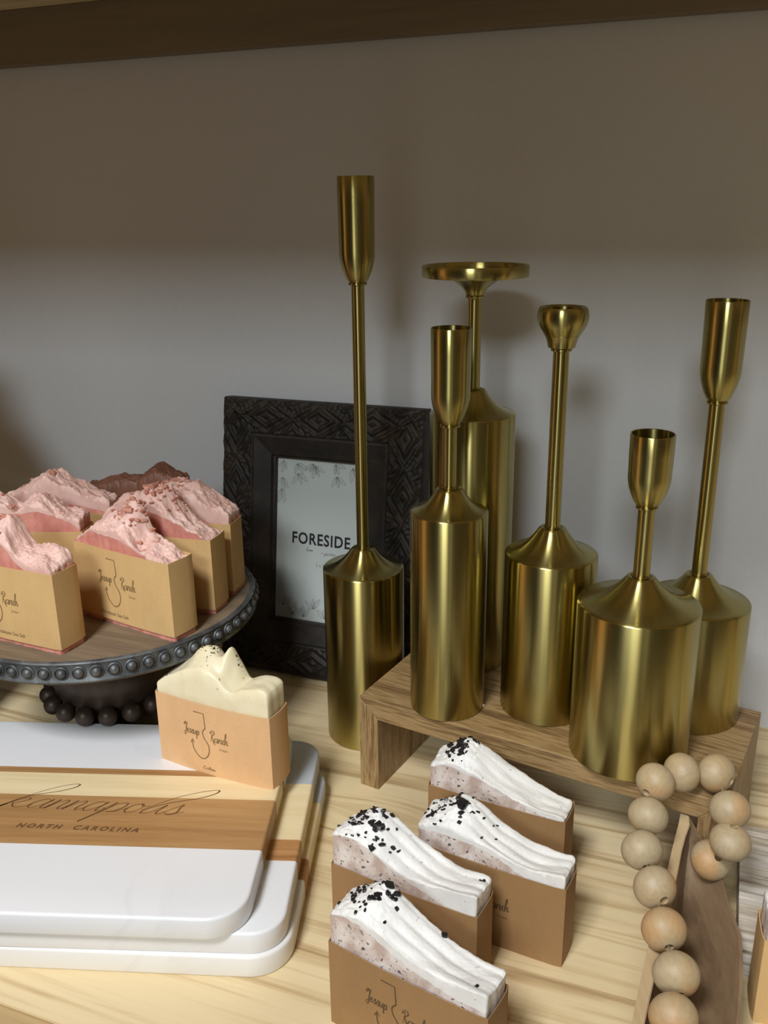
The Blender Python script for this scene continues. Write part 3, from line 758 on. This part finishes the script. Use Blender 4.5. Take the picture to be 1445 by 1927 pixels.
def rail(length, place):
    NL, NC = 300, 54; v = []; f = []
    for j in range(NC + 1):
        c = FB * j / NC
        for i in range(NL + 1):
            l = c + (length - 2 * c) * i / NL
            cw = .0315
            if c < cw:
                h = .0045 + .0035 * min(1, c / .006)
                P = .052; lp = ((l - length / 2 + P / 2) % P) - P / 2
                dm = abs(lp) / (P / 2) + abs(c - cw / 2) / (cw / 2)
                k = .5 + .5 * math.cos(2 * pi * dm * 1.9)
                vein = .5 + .5 * math.cos(2 * pi * (abs(lp) + .5 * c) / .0052)
                carve = k ** 1.6 * (.75 if dm < 1 else .5) + .25 * vein * (dm > 1)
                edge = min(1, c / .003, (cw - c) / .003)
                h += (carve - .5) * .0030 * max(0, edge) + .0012 * noise.noise(Vector((l * 130, c * 130, length * 9)))
            else:
                q = (c - cw) / (FB - cw)
                h = .0078 - .0045 * q - (.0035 if q > .9 else 0) - .0012 * (q < .06) + .0002 * noise.noise(Vector((l * 60, c * 60, 1)))
            if c == 0: h = .0
            v.append(place(l, c, h))
    n = NL + 1
    for j in range(NC):
        for i in range(NL): f.append((j * n + i, j * n + i + 1, (j + 1) * n + i + 1, (j + 1) * n + i))
    # back and sides
    B = len(v)
    for (l, c) in ((0, 0), (length, 0), (length - FB, FB), (FB, FB)): v.append(place(l, c, -.012))
    f.append((B + 3, B + 2, B + 1, B)[::1])
    f.append(tuple([B, B + 1] + [i for i in range(NL, -1, -1)]))
    f.append(tuple([B + 2, B + 3] + [NC * n + i for i in range(NL + 1)]))
    f.append(tuple([B + 3, B] + [j * n for j in range(NC + 1)]))
    f.append(tuple([B + 1, B + 2] + [j * n + NL for j in range(NC, -1, -1)]))
    return v, f
for L_, pl in ((FW, lambda l, c, h: (l, c, h)), (FW, lambda l, c, h: (FW - l, FH - c, h)), (FH, lambda l, c, h: (c, FH - l, h)), (FH, lambda l, c, h: (FW - c, l, h))):
    v, f = rail(L_, pl); link('frame_rail', v, f, FRM, pf, smooth=True, sharp=60)
PAPER = plain('white_insert_paper', L(208, 212, 208), .6)
mb = MB(); mb.box(FB - .002, FW - FB + .002, FB - .002, FH - FB + .002, -.0062, -.0050); ins = mb.build('printed_insert', PAPER, pf, smooth=False)
mb = MB(); mb.box(.004, FW - .004, .004, FH - .004, -.0120, -.0066); mb.build('backing_board', plain('backing_card', L(60, 50, 40), .9), pf, smooth=False)
g = NT('picture_glass'); g.t.nodes.remove(g.b)
tr = g.n('ShaderNodeBsdfTransparent'); gl = g.n('ShaderNodeBsdfGlossy'); gl.inputs['Roughness'].default_value = .06
fr = g.n('ShaderNodeFresnel'); fr.inputs[0].default_value = 1.5; mx = g.n('ShaderNodeMixShader')
g.t.links.new(fr.outputs[0], mx.inputs[0]); g.t.links.new(tr.outputs[0], mx.inputs[1]); g.t.links.new(gl.outputs[0], mx.inputs[2])
g.t.links.new(mx.outputs[0], g.t.nodes['Material Output'].inputs[0])
mb = MB(); mb.box(FB - .0015, FW - FB + .0015, FB - .0015, FH - FB + .0015, -.0040, -.0028); mb.build('glass_pane', g.m, pf, smooth=False)
MI = Matrix.Translation((FB, FB, -.00488))
ow, oh = FW - 2 * FB, FH - 2 * FB
parts = [text_mesh('t', 'FORESIDE', .0152, BLACKINK, None, MI @ Matrix.Translation((ow * .5, .0742, 0)), offset=.00035, align='CENTER', spacing=1.12, sx=.82)]
cat('brand_lettering', parts, [BLACKINK], ins)
sm = [script('home', .0016, .00022, MI @ Matrix.Translation((ow * .34, .0675, 0)), .3, .5, glyphs={**G, 'm': ([(-.05, .3), (.15, 1), (.1, 0), (.3, .8), (.55, 1), (.55, 0), (.75, .8), (1.0, 1), (1.05, 0), (1.3, .3)], 1.35)})[0]]
sm = sm[0]
sm.append(text_mesh('t', '+ garden', .0042, GREYINK, None, MI @ Matrix.Translation((ow * .50, .0655, 0)), shear=.3))
sm.append(text_mesh('t', '5 x 7', .0042, GREYINK, None, MI @ Matrix.Translation((ow * .5, .0535, 0)), align='CENTER'))
cat('small_lettering', sm, [GREYINK], ins)
rg = random.Random(3); lf = []
def leaf(x, y, a, ln):
    ca, sa = math.cos(a), math.sin(a)
    def q(s, t): return (x + ca * s - sa * t, y + sa * s + ca * t)
    lf.append(ribbon([q(0, 0), q(ln * .35, ln * .17), q(ln * .8, ln * .10), q(ln, 0), q(ln * .7, -ln * .10), q(ln * .3, -ln * .13), q(0, 0)], .00028, MI, n=4))
    lf.append(ribbon([q(0, 0), q(ln * .7, 0)], .00018, MI, n=2))
def sprig(x, y, a, ln):
    for k in (-.55, .1, .75): leaf(x, y, a + k + rg.uniform(-.15, .15), ln * rg.uniform(.7, 1.1))
for (x, y) in ((.006, oh - .003), (.020, oh - .005), (.021, oh - .014), (.036, oh - .004), (.038, oh - .006), (.058, oh - .003), (.060, oh - .014), (.075, oh - .005), (.086, oh - .012), (.086, oh - .026), (.005, oh - .019), (.004, oh - .03)):
    sprig(x, y, -pi / 2 + rg.uniform(-.5, .5), .012)
for (x, y) in ((.008, .012), (.018, .004), (.030, .003), (.040, .012), (.052, .004), (.064, .012), (.078, .006), (.086, .014)):
    sprig(x, y, pi / 2 + rg.uniform(-.5, .5), .012)
lf = [p for p in lf if all(.0 <= q[0] - FB <= ow and .0 <= q[1] - FB <= oh for q in p[0])]
cat('printed_pattern', lf, [LEAFINK], ins)

# ------------------------------------------------------------------ dough bowl, plank, beads
BOWL = wood('bowl_wood', [(.3, L(104, 82, 60)), (.5, L(132, 108, 82)), (.7, L(150, 124, 96))], 'Y', 40, 14, .35, .5, .8).m
RIMW = wood('pale_rim_wood', [(.3, L(168, 142, 106)), (.5, L(190, 166, 128)), (.7, L(204, 180, 142))], 'Y', 40, 14, .35, .5, .8).m
dw = empty('dough_bowl', (.16, .40, 0), 0, label='long narrow wooden dough bowl with pale rim lying under the bead garland', cat='bowl')
st = [  # left outer, right outer, rim z
    ((.1862, .4905), (.1915, .4862), .0590, .0585), ((.1828, .4825), (.1950, .4795), .0575, .0530), ((.1771, .4711), (.1985, .4730), .0560, .0480), ((.1714, .4593), (.2008, .4640), .0540, .0450),
    ((.1658, .4475), (.2006, .4500), .0520, .0430), ((.1576, .4305), (.1972, .4283), .0508, .0430), ((.1496, .4135), (.1953, .4055), .0500, .0430), ((.1421, .3978), (.1899, .3894), .0493, .0430),
    ((.1346, .3820), (.1834, .3719), .0490, .0430), ((.1257, .3617), (.1776, .3590), .0495, .0430), ((.1169, .3414), (.1724, .3470), .0500, .0430), ((.1100, .3230), (.1620, .3240), .0510, .0440),
    ((.1060, .3040), (.1480, .3050), .0530, .0480), ((.1060, .2900), (.1300, .2880), .0550, .0530), ((.1100, .2800), (.1180, .2780), .0570, .0570)]
outer_l, V_, Fc = [], [], []
rings = []
for k, (a, b, z, z2) in enumerate(st):
    a = Vector((a[0] - .16, a[1] - .40)); b = Vector((b[0] - .16, b[1] - .40)); wv = b - a; wd = wv.length
    q = min(k, len(st) - 1 - k) / 4; q = min(1, q)
    rl = min(.0068, wd * .85) / wd; rr = min(.0018, wd * .1) / wd
    dep = .030 * q ** .6 + .001; zb = .0 + (1 - q) ** 1.5 * .040
    prof = [(0.0, z), (rl * .9, z), (rl, z - .0006), (rl + (1 - rl - rr) * .06, z - dep * .75), (rl + (1 - rl - rr) * .20, z - dep), (rl + (1 - rl - rr) * .45, z - dep * .86), (rl + (1 - rl - rr) * .72, z - dep * .55), (rl + (1 - rl - rr) * .90, z - dep * .22),
            (1 - rr, z - .0012), (1.0, z - .0012), (.97, z - .010), (.86, zb + (z - zb) * .35), (.70, zb + (z - z2) * .58), (.30, zb), (.10, zb + (z - zb) * .3), (.01, z - .012)]
    rings.append([(a.x + wv.x * s, a.y + wv.y * s, zz - (z - z2) * (0 if s < rl + .01 else max(0, (s - .3) / .7))) for s, zz in prof])
nP = 16; v = [p for r in rings for p in r]; f = []; mi = []
for i in range(len(rings) - 1):
    for j in range(nP):
        f.append((i * nP + j, (i + 1) * nP + j, (i + 1) * nP + (j + 1) % nP, i * nP + (j + 1) % nP)); mi.append(1 if j in (0, 1, 15, 14) else 0)
f.append(tuple(range(nP))); mi.append(0); f.append(tuple((len(rings) - 1) * nP + j for j in range(nP))[::-1]); mi.append(0)
def split(name, sel, mat):
    ff = [q for q, m in zip(f, mi) if m == sel]; idx = sorted({i for q in ff for i in q}); mp = {i: k for k, i in enumerate(idx)}
    return link(name, [v[i] for i in idx], [tuple(mp[i] for i in q) for q in ff], mat, dw, smooth=True, sharp=35)
split('bowl_body', 0, BOWL); split('pale_rim', 1, RIMW)

def whitewash():
    t = NT('whitewashed_rough_wood')
    co = t.coord('Object', scale=(.06, 1, 1)); a = t.noise(co, 150, 5, .7, .3); b = t.noise(t.coord('Object', scale=(.3, 1, 1)), 45, 3, .6, .5)
    base = t.ramp(a, [(.34, L(104, 88, 70)), (.43, L(176, 160, 140)), (.50, L(222, 215, 204)), (.7, L(236, 230, 222))])
    t.base(Base_Color=t.mix(t.ramp(b, [(.45, 0.0), (.6, .6)]), base, L(200, 186, 164)), Roughness=.7)
    t.bump(a, .9, .0015); return t.m
pl = empty('whitewashed_board', tuple(UN(.0425, .4635)), PH, label='rough whitewashed board lying on the shelf behind the dough bowl', cat='board')
NXp, NYp = 60, 90; v = []; f = []
Lp, Wp = .26, .122
for j in range(NYp + 1):
    for i in range(NXp + 1):
        x = Lp * i / NXp; y = Wp * j / NYp
        z = .0175 + .0012 * noise.noise(Vector((x * 9, y * 190, 2.0))) + .0006 * noise.noise(Vector((x * 30, y * 400, 7.0)))
        v.append((x - .005, y, z))
q = lambda i, j: j * (NXp + 1) + i
for j in range(NYp):
    for i in range(NXp): f.append((q(i, j), q(i + 1, j), q(i + 1, j + 1), q(i, j + 1)))
per = [q(i, 0) for i in range(NXp)] + [q(NXp, j) for j in range(NYp)] + [q(i, NYp) for i in range(NXp, 0, -1)] + [q(0, j) for j in range(NYp, 0, -1)]
b0 = len(v)
for k in per: v.append((v[k][0], v[k][1], 0))
P = len(per)
for i in range(P): f.append((per[i], b0 + i, b0 + (i + 1) % P, per[(i + 1) % P]))
f.append(tuple(b0 + i for i in range(P))[::-1])
link('board', v, f, whitewash(), pl, smooth=True, sharp=50)

def beadmat():
    t = NT('raw_bead_wood')
    oi = t.n('ShaderNodeObjectInfo')
    co = t.coord('Object', scale=(1, 1, .35))
    va = t.n('ShaderNodeVectorMath', operation='ADD'); t.set(va.inputs[0], co)
    cb = t.n('ShaderNodeCombineXYZ'); 
    for i in range(3): t.set(cb.inputs[i], t.math('MULTIPLY', oi.outputs['Random'], 5.0))
    t.set(va.inputs[1], cb.outputs[0]); co = va.outputs[0]
    big = t.noise(co, 38, 2, .5, .3); fine = t.noise(co, 420, 4, .6, .2)
    a = t.ramp(big, [(.42, L(184, 166, 134)), (.52, L(186, 162, 124)), (.62, L(194, 154, 108))])
    t.base(Base_Color=t.mix(t.ramp(fine, [(.4, 0.0), (.65, .25)]), a, L(140, 116, 88)), Roughness=.5)
    t.bump(fine, .1, .0004); return t.m
BEAD = beadmat()
BP = [(.1396, .3481, .0640), (.1476, .3709, .0610), (.1482, .3959, .0612), (.1497, .4204, .0630), (.1480, .4428, .0693), (.1556, .4603, .0800), (.1635, .4766, .0919), (.1832, .4875, .0910), (.2051, .4908, .0873), (.2069, .4698, .0786), (.2040, .4542, .0654), (.1964, .4610, .0480)]
BP = [(.1396, .3481, .0467), (.1476, .3709, .0504), (.1482, .3959, .0557), (.1497, .4204, .0622), (.1480, .4428, .0693), (.1556, .4603, .0800), (.1635, .4766, .0919), (.1832, .4875, .0912), (.2051, .4890, .0895), (.2066, .4662, .0792), (.2040, .4542, .0654), (.1964, .4610, .0470)]
_o = Vector((0, 0, CAM_H)); _k = [.984, .984, .984, .984, .99, 1, 1, .997, .992, .985, .985, .993]
BP = [tuple(_o + (Vector(p) - _o) * k) for p, k in zip(BP, _k)]
gd = empty('bead_garland', (.17, .45, .05), 0, label='garland of raw wooden beads draped over the riser corner and dough bowl', cat='bead garland')
G0 = Vector((.17, .45, .05)); BR = .0119
bprof = [(.0022, -.0100)] + [(BR * math.cos(a), .0106 * math.sin(a) / math.sin(1.38)) for a in np.linspace(-1.36, 1.36, 22)] + [(.0022, .0100)]
bm_ = MB(); bm_.lathe(bprof, 40, closed=True)
first = None
for i, p in enumerate(BP):
    a = Vector(BP[max(0, i - 1)]); b = Vector(BP[min(len(BP) - 1, i + 1)]); d = (b - a).normalized()
    if first is None: o = first = bm_.build('bead', BEAD, gd, sharp=60)
    else: o = first.copy(); C.objects.link(o)
    o.parent = gd; o.location = Vector(p) - G0
    rg = random.Random(i * 5)
    o.rotation_mode = 'QUATERNION'; o.rotation_quaternion = d.to_track_quat('Z', 'Y') @ Vector((0, 0, 1)).rotation_difference(Vector((rg.uniform(-.25, .25), rg.uniform(-.25, .25), 1)).normalized())
# cord through the beads
pts = catmull([tuple(Vector(p) - G0) for p in BP], 6) if False else [Vector(p) - G0 for p in BP]
mb = MB(); rings = []
for i, p in enumerate(pts):
    a = pts[max(0, i - 1)]; b = pts[min(len(pts) - 1, i + 1)]; d = (b - a).normalized(); x = d.orthogonal().normalized(); y = d.cross(x)
    if rings:
        pass
    rings.append([tuple(p + (Vector((1, 0, 0)).cross(d).normalized() * math.cos(k * pi / 4) + d.cross(Vector((1, 0, 0)).cross(d).normalized()) * math.sin(k * pi / 4)) * .0006) for k in range(8)])
mb.rings(rings); mb.build('cord', plain('jute_cord', L(150, 126, 92), .9), gd)

# soap crumb on the riser
rg = random.Random(5); cv, cf = chunk((0, 0, .0012), .0019, rg)
o = link('soap_crumb', cv, cf, plain('white_crumb', L(236, 234, 228), .6), smooth=False); o.location = (.0698, .5915, hz)
tag(o, 'tiny white soap crumb on the riser beside the slim candlestick', 'crumb')

# invented vase shape, unseen at the left, added to cast shadow on the wall
VS = plain('shadow_caster_dark', L(60, 52, 44), .5)
vz = empty('added_shadow_caster', (-.482, .712, 0), 0, label='tall dark vase shape added out of view to cast the left wall shadow', cat='shadow caster')
mb = MB(); mb.lathe([(.0005, 0), (.10, 0), (.125, .03), (.135, .10), (.13, .18), (.11, .25), (.08, .31), (.05, .345), (.055, .37), (.05, .37), (.045, .345), (.0005, .33)], 64); mb.build('shadow_caster_body', VS, vz)

# ------------------------------------------------------------------ lights
DK = (.03, .025, .018)
ENVB = [(-180, DK), (-96, DK), (-90, (.16, .09, .04)), (-84, (1.7, .86, .34)), (-77, (1.5, .8, .36)), (-70, (.22, .15, .08)), (-50, (.05, .043, .03)), (-26, (.09, .08, .06)), (-20, (1.5, 1.42, 1.15)), (-11, (1.5, 1.42, 1.15)), (-6, (.2, .18, .13)),
        (2, (.8, .74, .58)), (8, (.2, .18, .14)), (26, (.12, .10, .07)), (50, (.05, .04, .025)), (58, (.42, .24, .11)), (66, (.36, .2, .09)), (72, DK), (180, DK)]
ENVS = .48
def area(name, loc, target, size, power, col, sy=None):
    l = bpy.data.lights.new(name, 'AREA'); l.energy = power; l.color = col; l.size = size
    if sy: l.shape = 'RECTANGLE'; l.size_y = sy
    o = bpy.data.objects.new(name, l); C.objects.link(o); o.location = loc
    d = Vector(target) - Vector(loc); o.rotation_euler = d.to_track_quat('-Z', 'Y').to_euler()
    return o
T0 = Vector((.0, .6, .1))
def ldir(az, el, dist):  # azimuth measured from -n_ towards -u_ (left positive)
    h = -n_ * math.cos(az) - u_ * math.sin(az)
    return T0 + h * math.cos(el) * dist + Vector((0, 0, math.sin(el) * dist))
R = math.radians
area('key_lamp', ldir(R(-5), R(30), 4.0), T0, .85, 50, (.86, .96, 1.0), .58)
area('ceiling_lamp_near', ldir(R(4), R(50), 1.9), T0, .35, 25, (.97, .98, 1.0), .35)
wd = bpy.data.worlds.new('world'); bpy.context.scene.world = wd; wd.use_nodes = True
nt = wd.node_tree; bg = nt.nodes['Background']
def wn(typ, **k):
    nd = nt.nodes.new(typ)
    for a, v in k.items(): setattr(nd, a, v)
    return nd
def wm(op, a, b=0.0):
    x = wn('ShaderNodeMath', operation=op)
    for i, v in ((0, a), (1, b)):
        if isinstance(v, (int, float)): x.inputs[i].default_value = v
        else: nt.links.new(v, x.inputs[i])
    return x.outputs[0]
tc = wn('ShaderNodeTexCoord'); sx_ = wn('ShaderNodeSeparateXYZ'); nt.links.new(tc.outputs['Generated'], sx_.inputs[0])
az = wm('ARCTAN2', sx_.outputs[0], wm('MULTIPLY', sx_.outputs[1], -1.0))       # 0 straight behind the camera, negative left
f01 = wm('ADD', wm('DIVIDE', az, 2 * pi), .5)
rp = wn('ShaderNodeValToRGB'); nt.links.new(f01, rp.inputs[0]); e = rp.color_ramp.elements
A = lambda d: d / 360 + .5
bands = ENVB
while len(e) < len(bands): e.new(.5)
for el, (d, c) in zip(e, bands): el.position = A(d); el.color = (*c, 1)
nt.links.new(rp.outputs[0], bg.inputs[0])
elv = wn('ShaderNodeMapRange'); elv.inputs[1].default_value = -.8; elv.inputs[2].default_value = .1; elv.inputs[3].default_value = .6; elv.inputs[4].default_value = 1.0
nt.links.new(sx_.outputs[2], elv.inputs[0])
nt.links.new(wm('MULTIPLY', elv.outputs[0], ENVS), bg.inputs[1])

s = bpy.context.scene
s.view_settings.view_transform = 'Standard'; s.view_settings.look = 'None'; s.view_settings.exposure = 0.0; s.view_settings.gamma = 1
s.view_settings.use_curve_mapping = False
